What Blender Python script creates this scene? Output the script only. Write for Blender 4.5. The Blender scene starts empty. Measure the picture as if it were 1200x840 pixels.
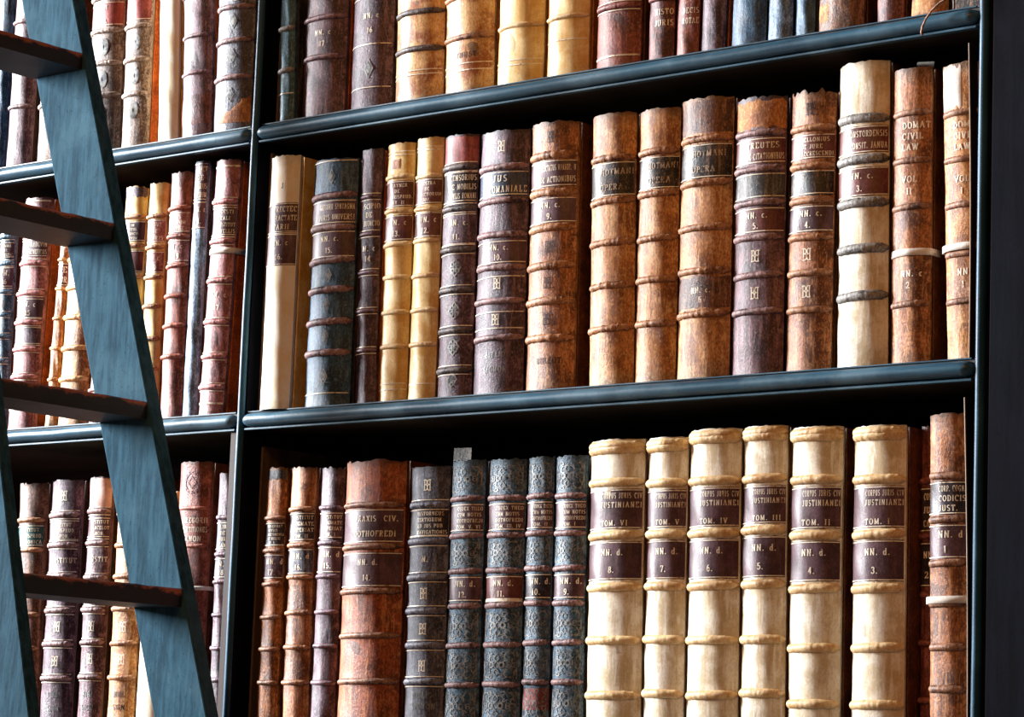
import bpy, bmesh, math, random
from mathutils import Vector, Matrix

C = bpy.context.scene.collection
R = math.radians

# ------------------------------------------------------------------ camera
CAM = Vector((2.8831, -2.8061, 1.539))
RIGHT = Vector((0.76554546, 0.64234497, 0.03651138))
UP = Vector((0.06442932, -0.13300334, 0.9890192))
FWD = Vector((-0.64014765, 0.75478675, 0.14320595))
FPX = 3300.0
cd = bpy.data.cameras.new('camera')
cam = bpy.data.objects.new('camera', cd)
C.objects.link(cam)
cam.matrix_world = Matrix((
    (RIGHT.x, UP.x, -FWD.x, CAM.x), (RIGHT.y, UP.y, -FWD.y, CAM.y),
    (RIGHT.z, UP.z, -FWD.z, CAM.z), (0, 0, 0, 1)))
cd.sensor_width = 36.0
cd.lens = FPX / 1200.0 * 36.0
cd.clip_start = 0.05
cd.clip_end = 50
bpy.context.scene.camera = cam

# ------------------------------------------------------------------ world, light, exposure
sc = bpy.context.scene
w = bpy.data.worlds.new('world')
sc.world = w
w.use_nodes = True
w.node_tree.nodes['Background'].inputs[0].default_value = (0.35, 0.45, 0.6, 1)
w.node_tree.nodes['Background'].inputs[1].default_value = 0.035


def area(name, loc, target, sx, sy, power, col, spread=180):
    l = bpy.data.lights.new(name, 'AREA')
    l.shape = 'RECTANGLE'
    l.size, l.size_y = sx, sy
    l.energy = power
    l.color = col
    l.spread = R(spread)
    o = bpy.data.objects.new(name, l)
    C.objects.link(o)
    o.location = loc
    d = Vector(target) - Vector(loc)
    o.rotation_euler = d.to_track_quat('-Z', 'Y').to_euler()
    return o


# tall alcove window to the left of the stack, and the warm lamps of the hall to the right
area('window_daylight', (-5.0, -2.0, 3.6), (0.4, 0.0, 2.1), 1.2, 2.4, 2150, (0.95, 0.97, 1.0))
area('hall_lamp', (1.5, -3.0, 4.0), (0.6, 0.0, 2.1), 0.6, 0.6, 30, (1.0, 0.44, 0.12))

vs = sc.view_settings
vs.view_transform = 'Standard'
vs.look = 'None'
vs.gamma = 1
vs.exposure = 0.0
vs.use_curve_mapping = False


# ------------------------------------------------------------------ helpers
def at(x, y, Y):
    """point on the upright plane at depth Y seen at a place of the 1200x840 survey of the photograph"""
    d = RIGHT * ((x - 600) / FPX) + UP * ((420 - y) / FPX) + FWD
    return CAM + d * ((Y - CAM.y) / d.y)


def lin(c):
    return tuple((v / 255 / 12.92 if v / 255 <= 0.04045 else ((v / 255 + 0.055) / 1.055) ** 2.4) for v in c) + (1.0,)


def obj(name, verts, faces, mat, parent=None, smooth=False, bevel=0):
    me = bpy.data.meshes.new(name)
    me.from_pydata(verts, [], faces)
    me.update()
    if smooth:
        me.polygons.foreach_set('use_smooth', [True] * len(me.polygons))
    if mat:
        me.materials.append(mat)
    o = bpy.data.objects.new(name, me)
    C.objects.link(o)
    if parent:
        o.parent = parent
    if bevel:
        m = o.modifiers.new('bevel', 'BEVEL')
        m.width = bevel
        m.segments = 2
        m.limit_method = 'ANGLE'
    return o


def box(x0, x1, y0, y1, z0, z1):
    v = [(x0, y0, z0), (x1, y0, z0), (x1, y1, z0), (x0, y1, z0), (x0, y0, z1), (x1, y0, z1), (x1, y1, z1), (x0, y1, z1)]
    f = [(3, 2, 1, 0), (4, 5, 6, 7), (0, 1, 5, 4), (1, 2, 6, 5), (2, 3, 7, 6), (3, 0, 4, 7)]
    return v, f


def boxo(name, b, mat, parent=None, bevel=0.001):
    v, f = box(*b)
    return obj(name, v, f, mat, parent, False, bevel)


def empty(name, loc, label, cat, group=None):
    o = bpy.data.objects.new(name, None)
    o.empty_display_size = 0.02
    C.objects.link(o)
    o.location = loc
    o['label'] = label
    o['category'] = cat
    if group:
        o['group'] = group
    return o


# ------------------------------------------------------------------ materials
def nodes(name):
    m = bpy.data.materials.new(name)
    m.use_nodes = True
    nt = m.node_tree
    return m, nt, nt.nodes['Principled BSDF']


def N(nt, t, **kw):
    n = nt.nodes.new(t)
    for k, v in kw.items():
        setattr(n, k, v)
    return n


def coords(nt, scale=(1, 1, 1)):
    tc = N(nt, 'ShaderNodeTexCoord')
    oi = N(nt, 'ShaderNodeObjectInfo')
    ml = N(nt, 'ShaderNodeMath', operation='MULTIPLY')
    ml.inputs[1].default_value = 37.0
    nt.links.new(oi.outputs['Random'], ml.inputs[0])
    ad = N(nt, 'ShaderNodeVectorMath', operation='ADD')
    nt.links.new(tc.outputs['Object'], ad.inputs[0])
    nt.links.new(ml.outputs[0], ad.inputs[1])
    return ad.outputs[0]


def noise(nt, vec, scale, detail=4, rough=0.6, stretch=None):
    if stretch:
        mp = N(nt, 'ShaderNodeMapping')
        mp.inputs['Scale'].default_value = stretch
        nt.links.new(vec, mp.inputs[0])
        vec = mp.outputs[0]
    n = N(nt, 'ShaderNodeTexNoise')
    n.inputs['Scale'].default_value = scale
    n.inputs['Detail'].default_value = detail
    n.inputs['Roughness'].default_value = rough
    nt.links.new(vec, n.inputs['Vector'])
    return n.outputs['Fac']


def ramp(nt, fac, a, b, smooth=True):
    r = N(nt, 'ShaderNodeMapRange')
    r.interpolation_type = 'SMOOTHSTEP' if smooth else 'LINEAR'
    r.inputs['From Min'].default_value = a
    r.inputs['From Max'].default_value = b
    nt.links.new(fac, r.inputs['Value'])
    return r.outputs[0]


def mix(nt, fac, a, b, mode='MIX'):
    m = N(nt, 'ShaderNodeMix', data_type='RGBA', blend_type=mode)
    for sock, v in ((m.inputs['Factor'], fac), (m.inputs['A'], a), (m.inputs['B'], b)):
        if isinstance(v, (tuple, float, int)):
            sock.default_value = v
        else:
            nt.links.new(v, sock)
    return m.outputs['Result']


def math_(nt, op, a, b):
    m = N(nt, 'ShaderNodeMath', operation=op)
    m.use_clamp = True
    for i, v in enumerate((a, b)):
        if isinstance(v, (float, int)):
            m.inputs[i].default_value = v
        else:
            nt.links.new(v, m.inputs[i])
    return m.outputs[0]


def bump(nt, bsdf, h, strength, dist):
    b = N(nt, 'ShaderNodeBump')
    b.inputs['Strength'].default_value = strength
    b.inputs['Distance'].default_value = dist
    nt.links.new(h, b.inputs['Height'])
    nt.links.new(b.outputs[0], bsdf.inputs['Normal'])


MATS = {}


def leather(key, base, dark, light, streak=0.55, wear=0.6, rough=0.48, spots=0.72, bumpy=0.75, spec=0.35, soil_dark=0.85):
    """aged leather or vellum: blotches, upright streaks, dark specks, and scuffs that gather where the mesh attribute 'wear' is high"""
    m, nt, b = nodes(key)
    v = coords(nt)
    n1 = noise(nt, v, 28, 5, 0.65)
    n2 = noise(nt, v, 150, 3, 0.6, (1, 1, 0.10))
    n3 = noise(nt, v, 260, 5, 0.7)
    n4 = noise(nt, v, 75, 4, 0.7)
    n5 = noise(nt, v, 520, 2, 0.6, (1, 1, 0.5))
    col = mix(nt, ramp(nt, n1, 0.39, 0.59), lin(dark), lin(base))
    col = mix(nt, math_(nt, 'MULTIPLY', ramp(nt, n2, 0.52, 0.66), streak), col, lin(light))
    col = mix(nt, math_(nt, 'MULTIPLY', ramp(nt, n2, 0.48, 0.34), streak), col, lin(dark))
    col = mix(nt, math_(nt, 'MULTIPLY', ramp(nt, n3, 0.57, 0.70), spots * 0.8), col, lin(light))
    col = mix(nt, math_(nt, 'MULTIPLY', ramp(nt, n3, 0.44, 0.30), spots), col, lin(tuple(c * 0.5 for c in dark)))
    at_ = N(nt, 'ShaderNodeAttribute', attribute_name='wear')
    wv = math_(nt, 'ADD', math_(nt, 'MULTIPLY', at_.outputs['Fac'], 0.28), math_(nt, 'MULTIPLY', n4, 1.0))
    col = mix(nt, math_(nt, 'MULTIPLY', ramp(nt, wv, 0.60, 0.72), wear), col, lin(light))
    col = mix(nt, math_(nt, 'MULTIPLY', ramp(nt, n5, 0.50, 0.36), 0.30 + 0.5 * spots), col, lin(dark))
    col = mix(nt, math_(nt, 'MULTIPLY', ramp(nt, n5, 0.56, 0.66), 0.2 + 0.35 * spots), col, lin(light))
    so = N(nt, 'ShaderNodeAttribute', attribute_name='soil_dark')
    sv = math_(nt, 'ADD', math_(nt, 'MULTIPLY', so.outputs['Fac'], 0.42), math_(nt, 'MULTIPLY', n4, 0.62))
    col = mix(nt, math_(nt, 'MULTIPLY', ramp(nt, sv, 0.44, 0.74), soil_dark), col, lin(tuple(c * .62 for c in dark)))
    nt.links.new(col, b.inputs['Base Color'])
    b.inputs['Roughness'].default_value = rough
    b.inputs['Specular IOR Level'].default_value = spec
    h = mix(nt, 0.4, n3, n2)
    bump(nt, b, h, bumpy, 0.0016)
    MATS[key] = m
    return m


leather('purple_calf', (113, 79, 88), (63, 41, 48), (175, 137, 139))
leather('plum_calf', (96, 67, 79), (52, 36, 47), (158, 128, 140))
leather('rose_calf', (167, 101, 101), (105, 59, 61), (235, 165, 159))
leather('maroon_calf', (120, 62, 58), (70, 34, 34), (176, 110, 100))
leather('red_calf', (150, 76, 62), (88, 40, 34), (205, 130, 105))
leather('brown_calf', (174, 106, 58), (94, 52, 32), (228, 166, 112), wear=0.6)
leather('tan_calf', (206, 140, 78), (134, 78, 42), (240, 198, 140), wear=0.6, spots=0.7)
leather('rust_calf', (178, 88, 46), (106, 50, 28), (220, 142, 88), streak=0.7)
leather('chestnut_calf', (124, 78, 58), (68, 42, 34), (184, 136, 104))
leather('navy_calf', (46, 90, 126), (26, 50, 70), (104, 140, 166), streak=0.6)
leather('black_calf', (46, 46, 54), (24, 24, 30), (110, 108, 112))
leather('slate_calf', (86, 84, 98), (48, 46, 56), (146, 146, 160), streak=0.6)
leather('teal_cloth', (58, 110, 132), (30, 58, 70), (120, 168, 186), streak=0.3)
leather('blue_cloth', (96, 128, 158), (52, 71, 91), (165, 197, 228), streak=0.6)
leather('tooled_calf', (62, 104, 134), (32, 54, 72), (136, 168, 186), spots=0.9)
leather('ornate_calf', (147, 125, 110), (85, 64, 57), (211, 188, 171), spots=0.8)
leather('vellum', (242, 232, 212), (206, 184, 146), (250, 244, 232), streak=0.9, wear=0.15, spots=0.2, rough=0.42, bumpy=0.35, soil_dark=0.45)
leather('plain_vellum', (248, 240, 222), (242, 224, 188), (250, 246, 236), streak=0.1, wear=0.1, spots=0.08, rough=0.5, bumpy=0.25, soil_dark=0.45)
leather('stained_vellum', (230, 182, 118), (156, 84, 38), (247, 226, 188), streak=0.3, wear=0.5, spots=0.4, rough=0.42, bumpy=0.4)
leather('yellow_vellum', (240, 212, 150), (218, 168, 88), (247, 228, 186), streak=0.3, wear=0.2, spots=0.3, rough=0.42, bumpy=0.35, soil_dark=0.45)
leather('pink_calf', (214, 160, 146), (160, 104, 92), (240, 200, 186), spots=0.3)
leather('brown_shade_board', (112, 62, 38), (64, 36, 26), (160, 98, 60), streak=0.2)  # brown boards, with the shade on book sides put into the colour
leather('lamplit_orange_board', (206, 100, 42), (140, 62, 26), (232, 150, 84), streak=0.2)  # orange of lamplight on the board edges, put into the colour
leather('dark_shade_board', (66, 42, 36), (38, 26, 24), (110, 74, 58), streak=0.2)  # darker than the spines, painting the shade on the board sides
leather('warm_lit_board', (190, 116, 50), (140, 74, 28), (224, 160, 90), streak=0.2)  # warm light on vellum board sides, put into the colour
leather('purple_label', (102, 72, 80), (74, 50, 56), (132, 104, 108), streak=0.3, wear=0.3, spots=0.3, bumpy=0.3, rough=0.4)
leather('maroon_label', (118, 66, 62), (84, 44, 42), (150, 100, 92), streak=0.3, wear=0.3, spots=0.3, bumpy=0.3, rough=0.4)
leather('dark_label', (58, 46, 54), (34, 28, 34), (110, 96, 100), streak=0.3, wear=0.3, spots=0.3, bumpy=0.3, rough=0.4)
leather('black_label', (46, 42, 44), (26, 24, 26), (160, 128, 100), streak=0.5, wear=0.7, spots=0.5, bumpy=0.4, rough=0.4)
leather('grey_label', (84, 82, 80), (44, 42, 44), (150, 146, 138), streak=0.7, wear=0.7, spots=0.7, bumpy=0.5, rough=0.5)
leather('blue_label', (58, 72, 96), (36, 46, 62), (110, 120, 136), streak=0.3, wear=0.3, spots=0.3, bumpy=0.3, rough=0.4)
leather('green_label', (44, 92, 88), (26, 62, 60), (100, 140, 132), streak=0.3, wear=0.3, spots=0.3, bumpy=0.3, rough=0.4)
leather('red_label', (176, 84, 78), (120, 52, 50), (214, 130, 120), streak=0.3, wear=0.3, spots=0.3, bumpy=0.3, rough=0.45)
leather('pink_label', (232, 190, 178), (200, 150, 138), (246, 220, 210), streak=0.2, wear=0.2, spots=0.2, bumpy=0.3, rough=0.5)
leather('torn_leather', (206, 140, 80), (140, 80, 44), (240, 200, 150), streak=0.2, wear=0.4, spots=0.6, bumpy=0.8, rough=0.7)
leather('white_patch', (236, 228, 220), (210, 200, 190), (250, 246, 242), streak=0.1, wear=0.1, spots=0.2, bumpy=0.3, rough=0.6)
leather('brown_band', (152, 98, 62), (92, 54, 36), (206, 152, 108), wear=0.6, rough=0.5, streak=0.1)
leather('purple_band', (112, 83, 85), (62, 44, 48), (184, 147, 143), wear=0.6, rough=0.5, streak=0.1)
leather('grey_band', (110, 106, 104), (64, 60, 60), (176, 172, 166), wear=0.6, rough=0.5, streak=0.1)
leather('dark_band', (66, 56, 56), (38, 32, 34), (132, 116, 110), wear=0.5, rough=0.5, streak=0.1)
leather('cream_band', (236, 204, 146), (196, 146, 84), (248, 230, 196), wear=0.3, rough=0.4, streak=0.1, spots=0.3)
leather('tape', (238, 232, 222), (214, 204, 190), (250, 248, 244), streak=0.1, wear=0.1, spots=0.15, bumpy=0.3, rough=0.8)


def mat_gilt():
    m, nt, b = nodes('gilt')
    v = coords(nt)
    n = noise(nt, v, 160, 3, 0.6)
    nt.links.new(mix(nt, ramp(nt, n, 0.30, 0.48), lin((170, 132, 106)), lin((248, 236, 214))), b.inputs['Base Color'])
    b.inputs['Roughness'].default_value = 0.35
    b.inputs['Metallic'].default_value = 0.0
    return m


GILT = mat_gilt()


def mat_blind():
    m, nt, b = nodes('blind_tooling')
    v = coords(nt)
    n = noise(nt, v, 160, 3, 0.6)
    nt.links.new(mix(nt, ramp(nt, n, 0.36, 0.62), lin((70, 72, 78)), lin((150, 148, 142))), b.inputs['Base Color'])
    b.inputs['Roughness'].default_value = 0.45
    return m


SILVER = mat_blind()


def mat_dull():
    m, nt, b = nodes('dull_gilt')
    v = coords(nt)
    n = noise(nt, v, 160, 3, 0.6)
    nt.links.new(mix(nt, ramp(nt, n, 0.34, 0.58), lin((70, 56, 50)), lin((196, 172, 146))), b.inputs['Base Color'])
    b.inputs['Roughness'].default_value = 0.45
    return m


DULL = mat_dull()


def mat_darktool():
    m, nt, b = nodes('dark_tooling')
    v = coords(nt)
    n = noise(nt, v, 160, 3, 0.6)
    nt.links.new(mix(nt, ramp(nt, n, 0.35, 0.6), lin((78, 46, 34)), lin((44, 28, 26))), b.inputs['Base Color'])
    b.inputs['Roughness'].default_value = 0.6
    return m


DARKTOOL = mat_darktool()


def mat_pages():
    m, nt, b = nodes('page_edges')
    tc = N(nt, 'ShaderNodeTexCoord')
    n = noise(nt, tc.outputs['Object'], 60, 3, 0.6, (14, 0.4, 0.4))
    nt.links.new(mix(nt, n, lin((120, 92, 60)), lin((206, 180, 138))), b.inputs['Base Color'])
    b.inputs['Roughness'].default_value = 0.9
    return m


PAGES = mat_pages()


def mat_wood(name, dark, base, light, rough, grain=(1, 1, 0.08), scale=60, chips=0.5, spec=0.5, bstr=0.35, worn=None):
    m, nt, b = nodes(name)
    tc = N(nt, 'ShaderNodeTexCoord')
    v = tc.outputs['Object']
    g = noise(nt, v, scale, 6, 0.7, grain)
    n1 = noise(nt, v, 9, 4, 0.6)
    n2 = noise(nt, v, 230, 3, 0.6)
    col = mix(nt, ramp(nt, g, 0.35, 0.66), lin(dark), lin(base))
    col = mix(nt, math_(nt, 'MULTIPLY', ramp(nt, n1, 0.45, 0.7), 0.6), col, lin(light))
    col = mix(nt, math_(nt, 'MULTIPLY', ramp(nt, n2, 0.63, 0.69), chips), col, lin(tuple(c * 0.25 for c in dark)))
    nt.links.new(col, b.inputs['Base Color'])
    if worn:
        at_ = N(nt, 'ShaderNodeAttribute', attribute_name='wear')
        n3 = noise(nt, v, 45, 4, 0.7, (1, 0.5, 1))
        wv = math_(nt, 'ADD', math_(nt, 'MULTIPLY', at_.outputs['Fac'], 0.30), math_(nt, 'MULTIPLY', n3, 0.8))
        col = mix(nt, ramp(nt, wv, 0.60, 0.72), col, lin(worn))
        nt.links.new(col, b.inputs['Base Color'])
    rr = N(nt, 'ShaderNodeMapRange')
    rr.inputs['To Min'].default_value = rough - 0.08
    rr.inputs['To Max'].default_value = rough + 0.14
    nt.links.new(n1, rr.inputs['Value'])
    nt.links.new(rr.outputs[0], b.inputs['Roughness'])
    b.inputs['Specular IOR Level'].default_value = spec
    h = mix(nt, 0.4, g, n2)
    bump(nt, b, h, bstr, 0.001)
    return m


W_CASE = mat_wood('dark_blue_painted_wood', (10, 11, 17), (15, 17, 25), (21, 22, 30), 0.7, spec=0.03)
W_MOULD = mat_wood('blue_painted_moulding', (30, 56, 72), (50, 88, 108), (92, 122, 138), 0.36, grain=(0.08, 1, 1), spec=0.3)
W_BEAD = mat_wood('blue_painted_bead', (26, 60, 82), (38, 80, 104), (58, 102, 126), 0.4, spec=0.22)
W_INNER = mat_wood('black_inner_boards', (22, 18, 18), (34, 27, 26), (44, 35, 32), 0.6, grain=(0.08, 1, 1))
W_LINING = mat_wood('brown_lining_board', (84, 66, 56), (116, 94, 80), (140, 116, 98), 0.5)  # same wood as the dark lining, lightened to show in the shade
W_LIT_EDGE = mat_wood('lit_edge_lining', (140, 116, 92), (184, 158, 130), (210, 188, 160), 0.6)  # pale tone paints the light caught by a lining's front edge
W_LINING_DIM = mat_wood('dimmed_lining_board', (36, 23, 18), (52, 34, 26), (66, 44, 34), 0.6, spec=0.2)  # lining wood darkened to offset the strong light on its front
W_RAIL = mat_wood('blue_grey_ladder_wood', (26, 52, 66), (46, 78, 94), (64, 92, 105), 0.8, grain=(1, 1, 0.12), scale=110, spec=0.03)
W_TREAD = mat_wood('dark_brown_tread', (7, 6, 7), (12, 10, 10), (24, 17, 15), 0.5, grain=(1, 0.08, 1), spec=0.3, worn=(150, 76, 40))
W_FLOOR = mat_wood('oak_floor', (70, 48, 34), (104, 74, 52), (124, 92, 66), 0.4, grain=(0.08, 1, 1), scale=30)

# ------------------------------------------------------------------ bookcase
ZB, ZA = 2.0, 2.42                     # undersides of the two visible shelf mouldings
TH = 0.026                             # fillet + moulding up to the shelf top
ZC = ZB - 0.47
ZD = ZA + 0.46
XL, XD, XR = -1.02, 0.0, 1.2134
DEPTH = 0.34
BW = 0.006                             # half width of the upright beads

boxf = obj('floor', *box(-3.2, 3.6, -4.0, 0.6, -0.03, 0.0), W_FLOOR)
boxf['kind'] = 'structure'

case = empty('bookcase', (0, 0, 0), 'tall dark blue painted bookcase with rounded shelf mouldings, filled with old books', 'bookcase')


def moulding(x0, x1, z, parent):
    """half-round nosing with a thin fillet beneath; both ends die into a point like the mitred originals"""
    n, tip = 12, 0.016
    r, px = 0.0098, 0.013
    zc = z + 0.0137
    xs = [(x0, 0.02)] + [(x0 + tip * t, math.sqrt(1 - (1 - t) ** 2)) for t in (0.08, 0.25, 0.5, 0.75)]
    k = 26
    xs += [(x0 + tip + (x1 - x0 - 2 * tip) * i / k, 1.0) for i in range(k + 1)]
    xs += [(x1 - tip * t, math.sqrt(1 - (1 - t) ** 2)) for t in (0.75, 0.5, 0.25, 0.08)] + [(x1, 0.02)]
    v, f = [], []
    rnd = random.Random(int(x0 * 100 + z * 1000))
    for x, s in xs:
        j = rnd.uniform(-0.0005, 0.0005)
        for i in range(n + 1):
            a = -math.pi / 2 + math.pi * i / n
            v.append((x, -px * s * math.cos(a) + 0.0008, zc + j + r * s * math.sin(a)))
    m = n + 1
    for a in range(len(xs) - 1):
        for i in range(n):
            f.append((a * m + i, (a + 1) * m + i, (a + 1) * m + i + 1, a * m + i + 1))
        f.append((a * m + n, (a + 1) * m + n, (a + 1) * m, a * m))
    f.append(tuple(range(m - 1, -1, -1)))
    f.append(tuple((len(xs) - 1) * m + i for i in range(m)))
    o = obj('shelf_moulding', v, f, W_MOULD, parent, True)
    return o


def shelf(x0, x1, z):
    s = boxo('shelf', (x0, x1, 0.0015, DEPTH, z + 0.003, z + TH), W_INNER, case, 0.0008)
    moulding(x0, x1, z, s)
    boxo('fillet', (x0 + 0.004, x1 - 0.004, -0.0035, 0.006, z - 0.0005, z + 0.0025), W_MOULD, s, 0.0006)
    boxo('shelf_lip', (x0 + 0.006, x1 - 0.006, -0.0005, 0.014, z + TH - 0.0005, z + TH + 0.001), W_MOULD, s, 0)
    return s


def bead(x, z0, z1):
    n = 10
    v, f = [], []
    rows = 40
    rnd = random.Random(int(x * 100) + 5)
    for k in range(rows + 1):
        z = z0 + (z1 - z0) * k / rows
        j = rnd.uniform(-0.0004, 0.0004)
        for i in range(n + 1):
            a = math.pi * i / n
            v.append((x + j - BW * math.cos(a), -0.0065 * math.sin(a), z))
    m = n + 1
    for k in range(rows):
        for i in range(n):
            f.append((k * m + i, k * m + i + 1, (k + 1) * m + i + 1, (k + 1) * m + i))
    f.append(tuple(range(m)))
    f.append(tuple(rows * m + i for i in range(m - 1, -1, -1)))
    return obj('upright_bead', v, f, W_BEAD, case, True)


ZTOP = ZD + 0.42
boxo('back_panel', (XL, XR + 0.02, DEPTH, DEPTH + 0.015, 0.0, ZTOP), W_INNER, case)
for x0, x1 in ((XL, XD), (XD, XR)):
    for z in (ZC - 0.5, ZC, ZB, ZA, ZD):
        shelf(x0 + BW, x1 - BW, z)
boxo('upright_divider', (-0.0085, 0.0085, 0.0005, DEPTH, 0.1, ZTOP), W_CASE, case)
boxo('end_upright', (XL - 0.02, XL + 0.006, 0.0005, DEPTH, 0.0, ZTOP), W_CASE, case)
boxo('end_upright', (XR - 0.006, XR + 0.012, 0.0005, DEPTH, 0.0, ZTOP), W_CASE, case)
for x in (XL, XD, XR):
    bead(x, 0.1, ZTOP)
boxo('end_pilaster', (XR + 0.0125, XR + 0.34, -0.003, DEPTH, 0.0, ZTOP), W_CASE, case, 0.0015)
boxo('plinth', (XL, XR, 0.004, DEPTH, 0.0, 0.1), W_CASE, case)
boxo('cornice', (XL - 0.05, XR + 0.4, -0.06, DEPTH, ZTOP, ZTOP + 0.1), W_CASE, case, 0.004)


def lining(x0, x1, y0, z0, z1, tilt=0.0, bow=0.0, mat=None, y1=None, name='lining_board'):
    y1 = y1 or DEPTH - 0.002
    v, f = [], []
    n = 8
    for k in range(n + 1):
        t = k / n
        z = z0 + (z1 - z0) * t
        dx = tilt * t + bow * math.sin(math.pi * t)
        v += [(x0 + dx, y0, z), (x1 + dx, y0, z), (x1 + dx, y1, z), (x0 + dx, y1, z)]
    for k in range(n):
        a = 4 * k
        for i in range(4):
            j = (i + 1) % 4
            f.append((a + i, a + j, a + 4 + j, a + 4 + i))
    f.append((3, 2, 1, 0))
    f.append(tuple(4 * n + i for i in range(4)))
    return obj(name, v, f, mat or W_LINING, case, False, 0.0006)


lining(0.0125, 0.0165, 0.030, ZC + TH + 0.001, ZB - 0.020)
lining(0.0115, 0.0150, 0.020, ZB + TH + 0.001, ZA - 0.012)
lining(0.0125, 0.0165, 0.026, ZA + TH + 0.001, ZD - 0.006)
lining(-0.0205, -0.0090, 0.0005, ZC + TH + 0.001, ZB - 0.002, mat=W_LINING_DIM)
for zz0, zz1, xx, tl in ((ZB + TH + 0.001, ZA - 0.015, XR - 0.0195, -0.006), (ZC + TH + 0.001, ZB - 0.018, XR - 0.0150, -0.010)):
    lining(xx, xx + 0.0016, 0.0066, zz0, zz1, tl, 0.002, W_INNER)  # dark colour stands in for shade on the side of the lining
    lining(xx, xx + 0.0016, 0.0050, zz0, zz1, tl, 0.002, W_LIT_EDGE, 0.0064, 'painted_lit_edge')  # added pale strip, painting the lit front edge of the lining



# ------------------------------------------------------------------ lettering: strokes with thick stems and thin hairlines
def arc(cx, cy, rx, ry, a0, a1, n=7):
    return [(cx + rx * math.cos(R(a0 + (a1 - a0) * i / n)), cy + ry * math.sin(R(a0 + (a1 - a0) * i / n))) for i in range(n + 1)]


def sf(x, y, h=0.13):
    return [(x - h, y), (x + h, y)]


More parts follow.
